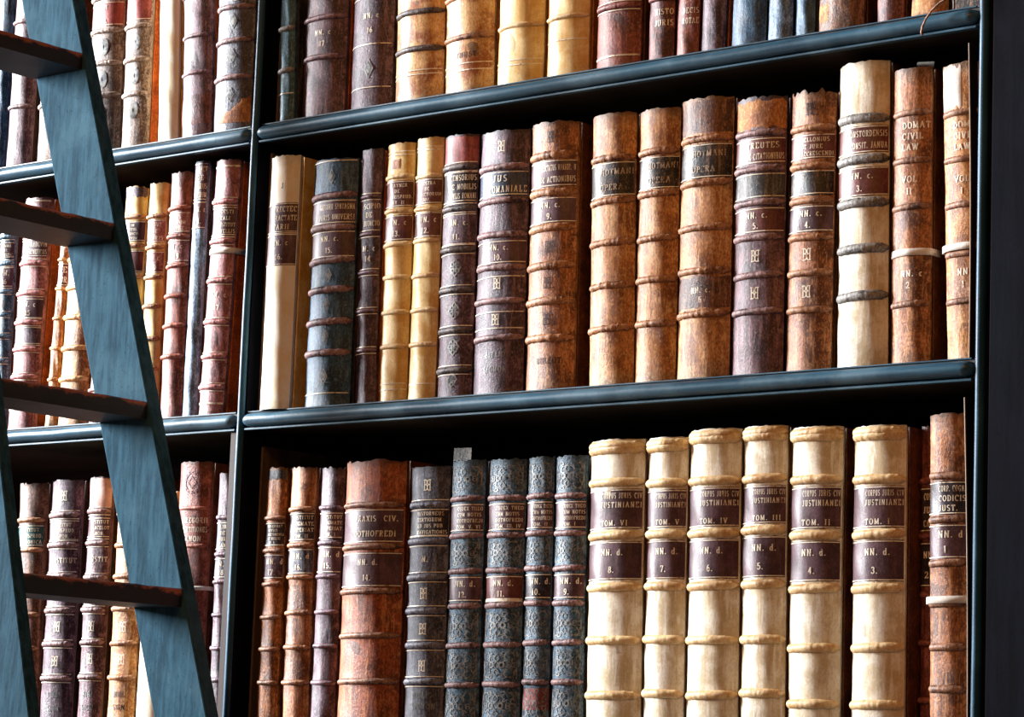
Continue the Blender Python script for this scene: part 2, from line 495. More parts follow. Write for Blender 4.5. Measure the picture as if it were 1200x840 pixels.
GL = {
    'A': (.8, [[(.08, 0), (.4, 1)], [(.4, 1), (.70, 0)], [(.2, .36), (.58, .36)], sf(.08, 0.02), sf(.70, 0.02)]),
    'B': (.7, [[(.15, 0), (.15, 1)], [(.0, 1), (.35, 1)] + arc(.35, .77, .24, .23, 90, -90) + [(.15, .54)], [(.35, .54)] + arc(.37, .27, .28, .27, 90, -90) + [(0, 0)]]),
    'C': (.75, [arc(.42, .5, .34, .5, 55, 305, 10), [(.66, .75), (.66, .98)]]),
    'D': (.78, [[(.15, 0), (.15, 1)], [(0, 1), (.3, 1)] + arc(.3, .5, .4, .5, 90, -90, 8) + [(0, 0)]]),
    'E': (.66, [[(.15, 0), (.15, 1)], [(0, 1), (.58, 1), (.58, .8)], [(.15, .52), (.44, .52)], [(0, 0), (.6, 0), (.6, .22)]]),
    'F': (.62, [[(.15, 0), (.15, 1)], [(0, 1), (.56, 1), (.56, .8)], [(.15, .52), (.42, .52)], sf(.15, .02)]),
    'G': (.8, [arc(.42, .5, .34, .5, 55, 300, 10), [(.64, .02), (.64, .42)], [(.48, .42), (.76, .42)], [(.66, .75), (.66, .98)]]),
    'H': (.82, [[(.15, 0), (.15, 1)], [(.66, 0), (.66, 1)], [(.15, .52), (.66, .52)], sf(.15, .02), sf(.66, .02), sf(.15, .98), sf(.66, .98)]),
    'I': (.32, [[(.16, 0), (.16, 1)], sf(.16, .02), sf(.16, .98)]),
    'J': (.45, [[(.30, 1), (.30, .2)] + arc(.16, .2, .14, .2, 0, -150, 5), sf(.30, .98)]),
    'K': (.78, [[(.15, 0), (.15, 1)], [(.15, .4), (.64, 1)], [(.32, .6), (.66, 0)], sf(.15, .02), sf(.15, .98), sf(.66, .02)]),
    'L': (.6, [[(.15, 0), (.15, 1)], [(0, 0), (.56, 0), (.56, .24)], sf(.15, .98)]),
    'M': (.95, [[(.12, 0), (.12, 1)], [(.12, 1), (.46, .1)], [(.46, .1), (.8, 1)], [(.8, 1), (.8, 0)], sf(.12, .02), sf(.8, .02)]),
    'N': (.82, [[(.13, 0), (.13, 1)], [(.13, 1), (.66, 0)], [(.13, .95), (.66, .05)], [(.66, 0), (.66, 1)], sf(.13, .02), sf(.66, .98)]),
    'O': (.82, [arc(.41, .5, .34, .5, 0, 360, 14)]),
    'P': (.66, [[(.15, 0), (.15, 1)], [(0, 1), (.34, 1)] + arc(.34, .74, .26, .26, 90, -90) + [(.15, .48)], sf(.15, .02)]),
    'Q': (.82, [arc(.41, .5, .34, .5, 0, 360, 14), [(.4, .2), (.74, -.16)]]),
    'R': (.76, [[(.15, 0), (.15, 1)], [(0, 1), (.34, 1)] + arc(.34, .75, .25, .25, 90, -90) + [(.15, .5)], [(.34, .5), (.64, 0)], sf(.15, .02), sf(.66, .02, .08)]),
    'S': (.6, [arc(.3, .75, .22, .25, 40, 270, 7) + arc(.3, .25, .25, .25, 90, -140, 7)]),
    'T': (.7, [[(.35, 0), (.35, 1)], [(.05, .8), (.05, 1), (.65, 1), (.65, .8)], sf(.35, .02)]),
    'U': (.8, [[(.15, 1), (.15, .3)] + arc(.4, .3, .25, .3, 180, 360, 7) + [(.65, 1)], sf(.15, .98), sf(.65, .98)]),
    'V': (.76, [[(.08, 1), (.38, 0)], [(.38, 0), (.68, 1)], sf(.08, .98), sf(.68, .98)]),
    'W': (1.06, [[(.08, 1), (.30, 0)], [(.30, 0), (.53, .9)], [(.53, .9), (.76, 0)], [(.76, 0), (.98, 1)], sf(.08, .98), sf(.98, .98)]),
    'X': (.76, [[(.1, 1), (.66, 0)], [(.1, 0), (.66, 1)], sf(.1, .98), sf(.66, .98), sf(.1, .02), sf(.66, .02)]),
    'Y': (.74, [[(.08, 1), (.36, .48)], [(.66, 1), (.36, .48), (.36, 0)], sf(.36, .02), sf(.08, .98), sf(.66, .98)]),
    'Z': (.66, [[(.08, .8), (.08, 1), (.58, 1), (.06, 0), (.6, 0), (.6, .2)]]),
    '&': (.8, [arc(.34, .76, .18, .24, -60, 200, 9) + [(.7, 0)], arc(.32, .26, .26, .26, 110, 330, 8) + [(.72, .45)]]),
    'c': (.5, [arc(.27, .32, .2, .32, 50, 310, 8)]),
    'd': (.58, [arc(.26, .32, .2, .32, 40, 320, 8), [(.44, 0), (.44, 1)], [(.34, .98), (.44, .98)], [(.44, .02), (.56, .02)]]),
    '.': (.24, [[(.1, 0), (.1, .13)], [(.06, .065), (.15, .065)]]),
    '1': (.4, [[(.22, 0), (.22, 1)], [(.08, .84), (.22, .98)], sf(.22, .02)]),
    '2': (.58, [arc(.28, .72, .22, .28, 170, -40, 7) + [(.06, .02), (.54, .02), (.54, .18)]]),
    '3': (.56, [arc(.26, .76, .2, .24, 160, -90, 7), arc(.26, .27, .24, .27, 90, -160, 7)]),
    '4': (.6, [[(.4, 0), (.4, 1), (.04, .3), (.58, .3)], sf(.4, .02)]),
    '5': (.56, [[(.5, .98), (.12, .98), (.1, .55)], [(.1, .55)] + arc(.26, .32, .25, .32, 100, -150, 8)]),
    '6': (.58, [arc(.29, .3, .22, .3, 0, 360, 12), [(.07, .35)] + arc(.37, .45, .3, .53, 180, 80, 6)]),
    '7': (.56, [[(.06, .8), (.06, .98), (.52, .98), (.22, 0)]]),
    '8': (.58, [arc(.29, .75, .18, .24, 0, 360, 10), arc(.29, .26, .23, .27, 0, 360, 10)]),
    '9': (.58, [arc(.29, .68, .22, .3, 0, 360, 12), [(.51, .65)] + arc(.2, .53, .31, .53, 0, -100, 6)]),
    '0': (.6, [arc(.3, .5, .24, .5, 0, 360, 12)]),
    ' ': (.5, []),
}


def stroke_quads(poly, thin, thick):
    out = []
    for (x0, y0), (x1, y1) in zip(poly[:-1], poly[1:]):
        dx, dy = x1 - x0, y1 - y0
        L = math.hypot(dx, dy)
        if L < 1e-6:
            continue
        wd = thin + (thick - thin) * abs(dy / L) ** 1.3
        nx, ny = -dy / L * wd / 2, dx / L * wd / 2
        ex, ey = dx / L * thin * 0.3, dy / L * thin * 0.3
        out.append([(x0 - ex + nx, y0 - ey + ny), (x0 - ex - nx, y0 - ey - ny), (x1 + ex - nx, y1 + ey - ny), (x1 + ex + nx, y1 + ey + ny)])
    return out


def text_quads(line, thin=.09, thick=.21, gap=.17):
    x, out = 0.0, []
    for ch in line:
        wd, st = GL[ch]
        for p in st:
            for q in stroke_quads(p, thin, thick):
                out.append([(a + x, b) for a, b in q])
        x += wd + gap
    return out, max(x - gap, .1)


MONO = [[(.5 - a, b) for a, b in p] for p in GL['B'][1]] + [[(.5 + a, b) for a, b in p] for p in GL['B'][1]]
MONO = [[(.42 + a, b) for a, b in GL['B'][1][i]] for i in range(3)] + [[(1.06 - .42 + .42 - a + .02, b) for a, b in GL['B'][1][i]] for i in range(3)] + [[(.10, .98), (.34, .98)]]
BB = [p for p in GL['B'][1]] + [[(1.32 - a, b) for a, b in p] for p in GL['B'][1]]      # a B and a mirrored B, back to back


def diamond_strokes():
    return [[(0, -.5), (.30, 0), (0, .5), (-.30, 0), (0, -.5)], [(-.15, 0), (0, .24), (.15, 0), (0, -.24), (-.15, 0)],
            [(-.06, 0), (.06, 0)], [(0, -.1), (0, .1)]]


def flower_strokes():
    s = [arc(0, 0, .1, .1, 0, 360, 6)]
    for k in range(4):
        a = 45 + 90 * k
        cx, cy = .26 * math.cos(R(a)), .26 * math.sin(R(a))
        s.append(arc(cx, cy, .13, .13, 0, 360, 6))
    s += [[(0, -.5), (.42, 0), (0, .5), (-.42, 0), (0, -.5)]]
    return s


def panel_strokes(rnd):
    """densely tooled panel in a unit square: centre lozenge, mirrored corner scrolls and dots"""
    s = []
    s += [[(-.46, -.46), (.46, -.46)], [(-.46, .46), (.46, .46)], [(-.46, -.46), (-.46, .46)], [(.46, -.46), (.46, .46)]]
    half = [arc(.30, .30, .12, .12, -60, 230, 7), arc(.18, .40, .07, .06, 0, 300, 5), arc(.40, .14, .05, .09, 0, 320, 5),
            arc(.10, .20, .10, .12, -90, 120, 6), arc(.13, .02, .06, .10, 0, 360, 6), [(0, .12), (.07, .24), (0, .38)],
            arc(.30, .04, .05, .05, 0, 360, 5), [(.2, .12), (.28, .2)], arc(.36, .42, .04, .03, 0, 360, 4)]
    for sx in (1, -1):
        for sy in (1, -1):
            for p in half:
                s.append([(a * sx, b * sy) for a, b in p])
    s.append(arc(0, 0, .06, .1, 0, 360, 7))
    return s


def medallion_strokes():
    s = [arc(0, 0, .42, .45, 0, 360, 20), arc(0, 0, .34, .37, 0, 360, 18), [(0, -.24), (.2, 0), (0, .24), (-.2, 0), (0, -.24)]]
    for k in range(12):
        a = 30 * k
        s.append(arc(.38 * math.cos(R(a)), .41 * math.sin(R(a)), .03, .03, 0, 360, 4))
    return s


def oval_strokes():
    return [arc(0, 0, .34, .46, 0, 360, 16), arc(0, 0, .18, .30, 0, 360, 10), [(0, -.28), (.12, 0), (0, .28), (-.12, 0), (0, -.28)],
            arc(0, 0, .26, .38, 0, 360, 14)]


# ------------------------------------------------------------------ books
ROW = {   # shelf top, survey height of the book feet along the moulding: y = a + b*(x - x0)
    'RM': (ZB + TH, lambda x: 480 - .0812 * (x - 303), 'books on the middle shelf of the right bay'),
    'RT': (ZA + TH, lambda x: 143 - .169 * (x - 320), 'books on the top shelf of the right bay'),
    'RB': (ZC + TH, lambda x: 838, 'books on the bottom shelf of the right bay'),
    'LM': (ZB + TH, lambda x: 498 - .065 * x, 'books on the middle shelf of the left bay'),
    'LT': (ZA + TH, lambda x: 186 - .125 * x, 'books on the top shelf of the left bay'),
    'LB': (ZC + TH, lambda x: 838, 'books on the bottom shelf of the left bay'),
}
BOOKS = []
YC = 0.028


class Spine:
    def __init__(s, wd, h, phi, seed):
        s.w, s.h, s.phi = wd, h, phi
        s.Rr = wd / 2 / math.sin(phi)
        s.sag = s.Rr * (1 - math.cos(phi))
        r = random.Random(seed)
        s.ph = [r.uniform(0, 6.28) for _ in range(8)]
        s.bands = []
        s.amp = 1.0

    def disp(s, u, z):
        p = s.ph
        d = 0.00050 * math.sin(31 * z + p[0]) + 0.00040 * math.sin(67 * z + 3 * u + p[1]) + 0.00030 * math.sin(140 * z + 5 * u + p[2])
        d += 0.00030 * math.sin(7 * u + p[3] + 20 * z)
        d *= s.amp
        for b in s.bands:
            d += 0.0011 * math.exp(-((z - b) / 0.0065) ** 2)
        d += 0.0010 * math.exp(-((z - s.h) / 0.006) ** 2) + 0.0010 * math.exp(-(z / 0.006) ** 2)
        return d * (1 - 0.6 * abs(u) ** 3)

    def P(s, u, z, off=0.0):
        """u -1..1 across the rounded spine"""
        a = u * s.phi
        rr = s.Rr + s.disp(u, z) + off
        return (rr * math.sin(a), s.Rr * math.cos(s.phi) - rr * math.cos(a), z)

    @property
    def arc(s):
        return 2 * s.Rr * s.phi


def patch(sp, z0, z1, u0, u1, off, name, mat, parent, nu=16, ragged=0.0, seed=0, nz=None, foot=False, slope=0.0):
    """a thin piece of leather lying on the spine, with edges that wrap down to it"""
    rnd = random.Random(seed)
    nz = nz or max(4, int((z1 - z0) / 0.006))
    v, f = [], []
    jt = [rnd.uniform(-1, 1) * ragged for _ in range(nu + 1)]
    jb = [0.0 if foot else rnd.uniform(-1, 1) * ragged for _ in range(nu + 1)]
    jt = [j - slope * (z1 - z0) * (1 - i / nu) for i, j in enumerate(jt)]
    for k in range(nz + 1):
        t = k / nz
        for i in range(nu + 1):
            u = u0 + (u1 - u0) * i / nu
            a, b = z0 + jb[i], z1 + jt[i]
            edge = k in (0, nz) or i in (0, nu)
            v.append(sp.P(u, a + (b - a) * t, 0.0002 if edge else off))
    m = nu + 1
    for k in range(nz):
        for i in range(nu):
            f.append((k * m + i, k * m + i + 1, (k + 1) * m + i + 1, (k + 1) * m + i))
    return obj(name, v, f, mat, parent, True)


def strokes_obj(sp, quads, to_uz, off, name, mat, parent):
    v, f = [], []
    for q in quads:
        i = len(v)
        for a, b in q:
            u, z = to_uz(a, b)
            v.append(sp.P(max(-1, min(1, u)), z, off))
        f.append((i, i + 1, i + 2, i + 3))
    if f:
        return obj(name, v, f, mat, parent)


def lettering(sp, z0, z1, lines, parent, u0=-.9, u1=.9, size=None, mat=None, off=0.0011, gap=.26):
    n = len(lines)
    pitch = (z1 - z0) / n
    quads = []
    half = sp.arc / 2
    width = (u1 - u0) * half
    lo, hi = -.26 * half, .93 * half
    uc = sp.uc * half
    width = min(width, hi - lo)
    for i, ln in enumerate(lines):
        if not ln:
            continue
        qs, lw = text_quads(ln, gap=gap)
        hh = min(pitch * .58, size or .0074)
        sx = hh * 0.92
        if lw * sx > width:
            sx = width / lw
        zc = z1 - pitch * (i + .5) - hh / 2
        x0 = max(lo, min(uc - lw * sx / 2, hi - lw * sx))
        for q in qs:
            quads.append([(x0 + a * sx, zc + b * hh) for a, b in q])
    return strokes_obj(sp, quads, lambda a, b: (a / half, b), off, 'lettering', mat or GILT, parent)


def ornament(sp, strokes, zc, hh, ww, parent, mat=None, name='gilt_ornament', uc=0.0, off=0.0007, thin=.06, thick=.10, part_label=None):
    quads = []
    half = sp.arc / 2
    for p in strokes:
        quads += stroke_quads(p, thin, thick)
    o = strokes_obj(sp, quads, lambda a, b: (uc + (sp.uc if ww < sp.arc * .8 else 0) + a * ww / half, zc + b * hh), off, name, mat or GILT, parent)
    if o and part_label:
        o['label'] = part_label
    return o


def raised_band(sp, z, mat, parent, rv=0.0048, pr=0.0042, rope=0.0, seed=0, umax=1.0):
    rnd = random.Random(seed)
    nu, npf = 40, 6
    v, f = [], []
    slope = rnd.uniform(-.0008, .0008)
    for i in range(nu + 1):
        u = -umax + 2 * umax * i / nu
        e = 1 - max(0, abs(u) - .80 * umax) / .20 / umax * .60
        jr = 1 + rope * rnd.uniform(-.16, .16) + rnd.uniform(-.05, .05)
        jz = rope * .0004 * math.sin(i * 2.4) + slope * u + rnd.uniform(-1, 1) * .00015
        for k in range(npf + 1):
            a = -math.pi / 2 + math.pi * k / npf
            v.append(sp.P(u, z + jz + rv * e * jr * math.sin(a) + rope * .0005 * math.cos(a) * (1 if i % 2 else -1), -0.0006 + pr * e * jr * math.cos(a)))
    m = npf + 1
    for i in range(nu):
        for k in range(npf):
            f.append((i * m + k, (i + 1) * m + k, (i + 1) * m + k + 1, i * m + k + 1))
    f.append(tuple(range(m)))
    f.append(tuple(nu * m + k for k in range(m - 1, -1, -1)))
    o = obj('raised_band', v, f, mat, parent, True)
    wear = o.data.attributes.new('wear', 'FLOAT', 'POINT')
    wear.data.foreach_set('value', [0.25 + 0.55 * math.cos(-math.pi / 2 + math.pi * (j % m) / npf) for j in range(len(v))])
    return o


def tape(sp, z, parent, hh=0.0042, off=0.0016, ext=0.02, name='cloth_tape', label='white cloth tape tied round the book', tilt=0.0):
    v, f = [], []
    path = [(-sp.w / 2 - .0022, ext, -1)] + [(None, None, -1 + 2 * i / 18) for i in range(19)] + [(sp.w / 2 + .0022, ext, 1)]
    for x, y, u in path:
        for s_ in (-1, 1):
            zz = z + s_ * hh + tilt * u
            if x is None:
                v.append(sp.P(u, zz, off))
            else:
                v.append((x, y, zz))
    for i in range(len(path) - 1):
        f.append((2 * i, 2 * i + 2, 2 * i + 3, 2 * i + 1))
    o = obj(name, v, f, MATS['tape'], parent, True)
    m = o.modifiers.new('solid', 'SOLIDIFY')
    m.thickness = .0008
    o['label'] = label
    return o


def cover_mesh(sp, depth, ragged, seed, mat, board_mat, parent, joint=0.0020):
    """spine leather as a thin shell, two boards and the page block between them"""
    rnd = random.Random(seed)
    nz, nu, t = 56, 16, 0.0026
    w2, h = sp.w / 2, sp.h
    v, f, wear, soil_dark = [], [], [], []
    npt = nu + 3
    rag = [rnd.uniform(-1, .4) * ragged for _ in range(npt)]

    def section(z, off=0.0):
        pts = [(-w2 + joint - off, .0066, z)] + [sp.P(-1 + 2 * i / nu, z, off) for i in range(nu + 1)] + [(w2 - joint + off, .0066, z)]
        return pts
    for k in range(nz + 1):
        z = h * k / nz
        for i, (x, y, zz) in enumerate(section(z)):
            if k == nz:
                zz += rag[i]
            v.append((x, y, zz))
            e = max(math.exp(-z / .014), math.exp(-(h - z) / .014))
            u = abs(-1 + 2 * (i - 1) / nu)
            e = max(e, .55 * u ** 4, max([.45 * math.exp(-((z - b) / .007) ** 2) for b in sp.bands] or [0]))
            wear.append(e)
            soil_dark.append(max(.8 * math.exp(-z / .022), math.exp(-(h - z) / .018), max([.7 * math.exp(-((z - b) / .0085) ** 2) for b in sp.bands] or [0])))  # soiled head and foot; also darker along the raised bands
    for k in range(nz):
        for i in range(npt - 1):
            a = k * npt + i
            f.append((a, a + 1, a + npt + 1, a + npt))
    n0 = len(v)
    for k in (0, nz):
        for i, (x, y, zz) in enumerate(section(h * k / nz, -t)):
            v.append((max(-w2 + t, min(w2 - t, x)), y, zz + (rag[i] if k else 0)))
            wear.append(1.0)
            soil_dark.append(1.0)
    for i in range(npt - 1):
        f.append((n0 + i + 1, n0 + i, n0 + npt + i, n0 + npt + i + 1))
        f.append((i + 1, i, n0 + i, n0 + i + 1))
        f.append((nz * npt + i, nz * npt + i + 1, n0 + npt + i + 1, n0 + npt + i))
    f.append((0, nz * npt, n0 + npt, n0))
    f.append((npt - 1, n0 + npt - 1, n0 + 2 * npt - 1, nz * npt + npt - 1))
    o = obj('spine', v, f, mat, parent, True)
    at_ = o.data.attributes.new('wear', 'FLOAT', 'POINT')
    at_.data.foreach_set('value', wear)
    o.data.attributes.new('soil_dark', 'FLOAT', 'POINT').data.foreach_set('value', soil_dark)
    m = o.modifiers.new('edges', 'EDGE_SPLIT')
    m.split_angle = R(50)
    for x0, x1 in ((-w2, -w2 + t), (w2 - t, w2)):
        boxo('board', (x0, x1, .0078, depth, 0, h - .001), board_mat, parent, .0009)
    # page block inside, a little shorter than the boards
    pv, pf = box(-w2 + t + .0004, w2 - t - .0004, .0075, depth - .004, .004, h - .005)
    obj('page_block', pv, pf, PAGES, parent)
    return o


BOARD = {'plain_vellum': 'yellow_vellum', 'yellow_vellum': 'warm_lit_board', 'stained_vellum': 'warm_lit_board', 'blue_cloth': 'black_calf', 'teal_cloth': 'black_calf',
         'slate_calf': 'dark_shade_board', 'navy_calf': 'dark_shade_board', 'tooled_calf': 'dark_shade_board', 'plum_calf': 'dark_shade_board', 'purple_calf': 'dark_shade_board'}  # board colours differ from the spines to paint side shade and warm light


def book(row, xlb, xrb, xlt, yt, mat, bands=(), parts=(), label='', kind='leather_book', dy=0.0, band=None, rv=.0046, pr=.0040,
         rope=0.0, ragged=.0015, phi=44, rules=False, h=None, depth=None, amp=1.0, trim=0.0, lift=0.0, board=None):
    zs, yb, group = ROW[row]
    yc = YC + dy
    pb0, pb1, pt = at(xlb, yb(xlb), yc), at(xrb, yb(xrb), yc), at(xlt, yt, yc)
    lean = math.atan2(pt.x - pb0.x, pt.z - pb0.z)
    wd = (pb1.x - pb0.x) * math.cos(lean) - 0.0012 - trim
    ud = Vector((math.sin(lean), 0, math.cos(lean)))
    xd = Vector((math.cos(lean), 0, -math.sin(lean)))
    # foot of the left edge on the shelf
    foot = pb0 + ud * ((zs - pb0.z) / ud.z)
    z_lift = wd * math.sin(max(0, lean)) + .0006 + lift
    foot = foot + Vector((0.0006, 0, z_lift))
    if h is None:
        h = (pt - foot).dot(ud)
    sd = len(BOOKS) * 17 + 3
    rnd = random.Random(sd)
    root = empty(kind, foot + xd * (wd / 2), label, 'book', group)
    root.rotation_euler = (0, lean, 0)
    sp = Spine(wd, h, R(phi), sd)
    sp.amp = amp
    # titles sit a little toward the side from which the stack is read
    tv = math.atan2(CAM.x - foot.x, foot.y - CAM.y)
    s_l, s_r = math.sin(max(-R(phi) - tv, -math.pi / 2)), math.sin(R(phi) - tv)
    sp.uc = 0.8 * max(0.0, (math.asin(s_l + .42 * (s_r - s_l)) + tv) / R(phi))
    M = MATS[mat]
    BM = MATS[band] if band else M

    def zz(y):
        t = (y - yb(xlb)) / (yt - yb(xlb))
        x = xlb + (xlt - xlb) * t
        return (at(x, y, yc) - foot).dot(ud)
    zb = [zz(b) for b in bands]
    sp.bands = [z for z in zb if z > 0]
    if depth is None:
        depth = min(.255, max(.17, h * .62)) + rnd.uniform(-.01, .01)
    cover_mesh(sp, depth, ragged, sd, M, MATS[board or BOARD.get(mat, 'brown_shade_board')], root)
    for i, z in enumerate(zb):
        if .004 < z < h - .003:
            raised_band(sp, z, BM, root, rv, pr, rope, sd + i)
    rl = []

    def rule(z, u=.96, wdt=.0006):
        if 0.002 < z < h - .002:
            rl.append((z, u, wdt))
    if rules:
        for z in zb:
            rule(z + rv + .0016)
            rule(z - rv - .0016)
    k = 0
    for p in parts:
        k += 1
        c = p[0]
        if c == 'L':                                # label with rules and lettering
            z1, z0 = zz(p[1]), zz(p[2])
            o = p[5] if len(p) > 5 else {}
            u0, u1 = o.get('u', (-.97, .97))
            lb = patch(sp, z0, z1, u0, u1, .0006, 'title_label' if z1 - z0 > 0 and not o.get('mark') else 'shelf_mark_label', MATS[p[3]], root, ragged=o.get('rag', .0004), seed=sd + k)
            if p[4]:
                lettering(sp, z0 + .002, z1 - .003, p[4], lb, u0 * .92 + o.get('sh', 0), u1 * .92 + o.get('sh', 0), o.get('size'), o.get('mat'), gap=o.get('gap', .26))
            if not o.get('norule'):
                rule(z1 - .0017)
                rule(z0 + .0017)
        elif c == 'T':                              # lettering straight on the leather
            z1, z0 = zz(p[1]), zz(p[2])
            o = p[4] if len(p) > 4 else {}
            lettering(sp, z0, z1, p[3], root, o.get('u', (-.85, .85))[0], o.get('u', (-.85, .85))[1], o.get('size'), o.get('mat'), off=.0006)
        elif c == 'X':                              # patch of another leather, paper or bare board
            z1, z0 = zz(p[1]), zz(p[2])
            o = p[4] if len(p) > 4 else {}
            u0, u1 = o.get('u', (-.985, .985))
            q = patch(sp, z0, z1, u0, u1, .0006, o.get('name', 'leather_patch'), MATS[p[3]], root, ragged=o.get('rag', .0012), seed=sd + k, foot=o.get('foot', False), slope=o.get('slope', 0))
            q['label'] = o.get('label', 'spine panel in another colour')
        elif c == 'D':
            ornament(sp, diamond_strokes(), zz(p[1]), p[2], p[2] * .9, root, SILVER)
        elif c == 'W':
            ornament(sp, flower_strokes(), zz(p[1]), p[2], p[2] * .9, root, SILVER)
        elif c == 'M':
            hh = p[2] if len(p) > 2 else .018
            ornament(sp, [[(a - .66, b - .5) for a, b in s_] for s_ in BB], zz(p[1]), hh, hh * .62, root, p[3] if len(p) > 3 else GILT, 'monogram', thin=.09, thick=.16)
        elif c == 'F':
            z1, z0 = zz(p[1]), zz(p[2])
            ornament(sp, panel_strokes(rnd), (z0 + z1) / 2, (z1 - z0) * .96, sp.arc * .92, root, SILVER, thin=.020, thick=.030)
        elif c == 'O':
            ornament(sp, oval_strokes(), zz(p[1]), p[2], p[2] * .8, root, SILVER, thin=.06, thick=.09)
        elif c == 'G':
            ornament(sp, medallion_strokes(), zz(p[1]), p[2], p[2], root, MATS['maroon_calf'], 'stamped_medallion', thin=.03, thick=.05, uc=-.05)
        elif c == 'R':
            rule(zz(p[1]), .96, p[2] if len(p) > 2 else .0007)
        elif c == 'S':
            tape(sp, zz(p[1]), root, *(p[2:] or ()))
    for z, u, wdt in rl:
        v, f = [], []
        n = 14
        for i in range(n + 1):
            uu = -u + 2 * u * i / n
            v += [sp.P(uu, z - wdt, .0010), sp.P(uu, z + wdt, .0010)]
        for i in range(n):
            f.append((2 * i, 2 * i + 2, 2 * i + 3, 2 * i + 1))
        obj('gilt_rule', v, f, GILT, root)
    BOOKS.append(root)
    root_sp[root.name] = (sp, foot, ud, xd)
    return root


root_sp = {}
DM = {'mark': True, 'size': .0075}


def mark(y0, y1, col, a, b, **kw):
    d = dict(DM)
    d.update(kw)
    return ('L', y0, y1, col, [a, b], d)


# ---- right bay, middle shelf ------------------------------------------------
book('RM', 304.5, 341, 319, 187, 'plain_vellum', (), (
    ('L', 242, 277, 'purple_label', ['TRECTEC', 'TRACTATE', 'VARII'], {'rag': 0}), mark(278, 315, 'purple_label', 'NN. c', '16.', rag=0),
    ('T', 214, 230, ['J'], {'size': .0076, 'mat': DARKTOOL})),
    'smooth cream vellum book with two purple labels marked 16, next to the blue divider', 'vellum_book', phi=46, amp=.6, dy=-.024, trim=.003)
book('RM', 357, 413, 369, 193, 'navy_calf', (236, 273, 311, 345, 382, 418), (
    ('L', 241, 269, 'purple_label', ['GREGORII SYNTAGMA', 'JURIS UNIVERSI']), mark(277, 308, 'purple_label', 'NN. c.', '15.'),
    ('D', 214, .020), ('D', 328, .020), ('D', 363, .020), ('D', 400, .020), ('D', 446, .022), ('R', 465), ('R', 196)),
    'wide dark blue book with purple bands and gilt diamonds, marked NN. c. 15', band='purple_band', rope=.5, rv=.0052, dy=-.012, trim=.005)
book('RM', 415.5, 440, 425, 178, 'plum_calf', (234, 277, 322, 367, 413), (
    ('T', 240, 270, ['SCIPIO', 'DE', 'JUDICIO'], {}), ('T', 288, 312, ['N. c', '14'], {'size': .0076})),
    'thin plain purple book marked 14, right of the wide dark blue book', board='lamplit_orange_board', band='plum_calf', rv=.003, pr=.003, rules=True, dy=-.006)
book('RM', 444, 477, 455, 172, 'yellow_vellum', (211, 251, 290, 328, 369, 409), (
    ('L', 216, 247, 'maroon_label', ['MAYNER', 'DE', 'JURISPRUD.', 'PAR. II']), mark(256, 286, 'maroon_label', 'NN. c', '13.'), ('R', 182), ('R', 186), ('X', 191, 202, 'brown_calf', {'u': (-.3, .25), 'rag': .0006, 'label': 'small brown stain patch'}), ('R', 452), ('R', 459)),
    'cream vellum book with two maroon labels, marked NN. c. 13', 'vellum_book', band='cream_band', rv=.0036, pr=.003)
book('RM', 478, 510, 490, 165, 'yellow_vellum', (210, 248, 285, 326, 366, 406), (
    ('L', 213, 243, 'maroon_label', ['ROSTRA', 'DE', 'DICTORUM', 'JUR.']), mark(252, 282, 'maroon_label', 'NN. c', '12.'), ('R', 176), ('R', 180), ('R', 452)),
    'cream vellum book marked NN. c. 12, slimmer twin of number 13', 'vellum_book', band='cream_band', rv=.0036, pr=.003)
book('RM', 512.5, 553, 522.5, 163, 'plum_calf', (201, 249, 297, 344, 391, 437), (
    ('X', 166, 197, 'red_label', {'label': 'red top panel'}), ('L', 206, 242, 'dark_label', ['CENSORIUS', 'DE NOBILIS', 'CIVILIS ROMANI']), mark(255, 292, 'plum_calf', 'NN. c.', '11.'),
    ('W', 318, .024), ('W', 368, .024), ('W', 410, .024), ('W', 448, .020)),
    'dark purple book with a red top panel and gilt flower lozenges, marked 11', band='dark_band', rules=True)
book('RM', 554.5, 613, 565, 160, 'plum_calf', (203, 242, 281, 319, 358, 401), (
    ('M', 179, .0140), ('L', 208, 237, 'blue_label', ['JUS', 'ROMANIALE'], {'size': .0095, 'gap': .42}), mark(288, 315, 'purple_label', 'NN. c.', '10.'),
    ('M', 338, .0140), ('M', 380, .0140), ('T', 412, 446, ['BIBLIO', 'SIGNON'], {'mat': SILVER}), ('R', 330), ('R', 371), ('R', 390)),
    'purple book with a blue label reading JUS ROMANIALE and paired gilt monograms', band='purple_band', rope=.4, ragged=.002)
book('RM', 616, 672, 624, 150, 'brown_calf', (189, 232, 273, 317, 358, 401), (
    ('M', 168, .0140, DARKTOOL), ('L', 195, 226, 'purple_label', ['TRACTATUS VARIOR. U', 'DE ACTIONIBUS']), mark(238, 268, 'purple_label', 'NN. c.', '9.', size=.0078),
    ('M', 295, .0140, DARKTOOL), ('M', 337, .0140, DARKTOOL), ('M', 379, .0140, DARKTOOL), ('T', 415, 440, ['BIBLIOT'], {'mat': DARKTOOL})),
    'cracked brown calf book with purple labels and blind monograms, marked NN. c. 9', band='brown_band', rope=.7, rv=.0055, ragged=.003)
book('RM', 690.5, 743, 695, 140, 'tan_calf', (192, 242, 290, 340, 390), (
    ('L', 197, 237, 'black_label', ['HOTMANI', 'OPERA'], {'mat': DULL, 'size': .0076, 'rag': .0012}),),
    'tan calf book with a black title label, first of three alike, after the black gap', band='brown_band', rope=.9, rv=.0047, rules=False)
book('RM', 743.5, 792, 751, 133, 'tan_calf', (183, 232, 284, 332, 383), (
    ('L', 189, 227, 'black_label', ['HOTMANI', 'OPERA'], {'mat': DULL, 'size': .0076, 'rag': .0016}),),
    'narrow tan calf book with a chipped black title label, second of three alike', band='brown_band', rope=.9, rv=.0047)
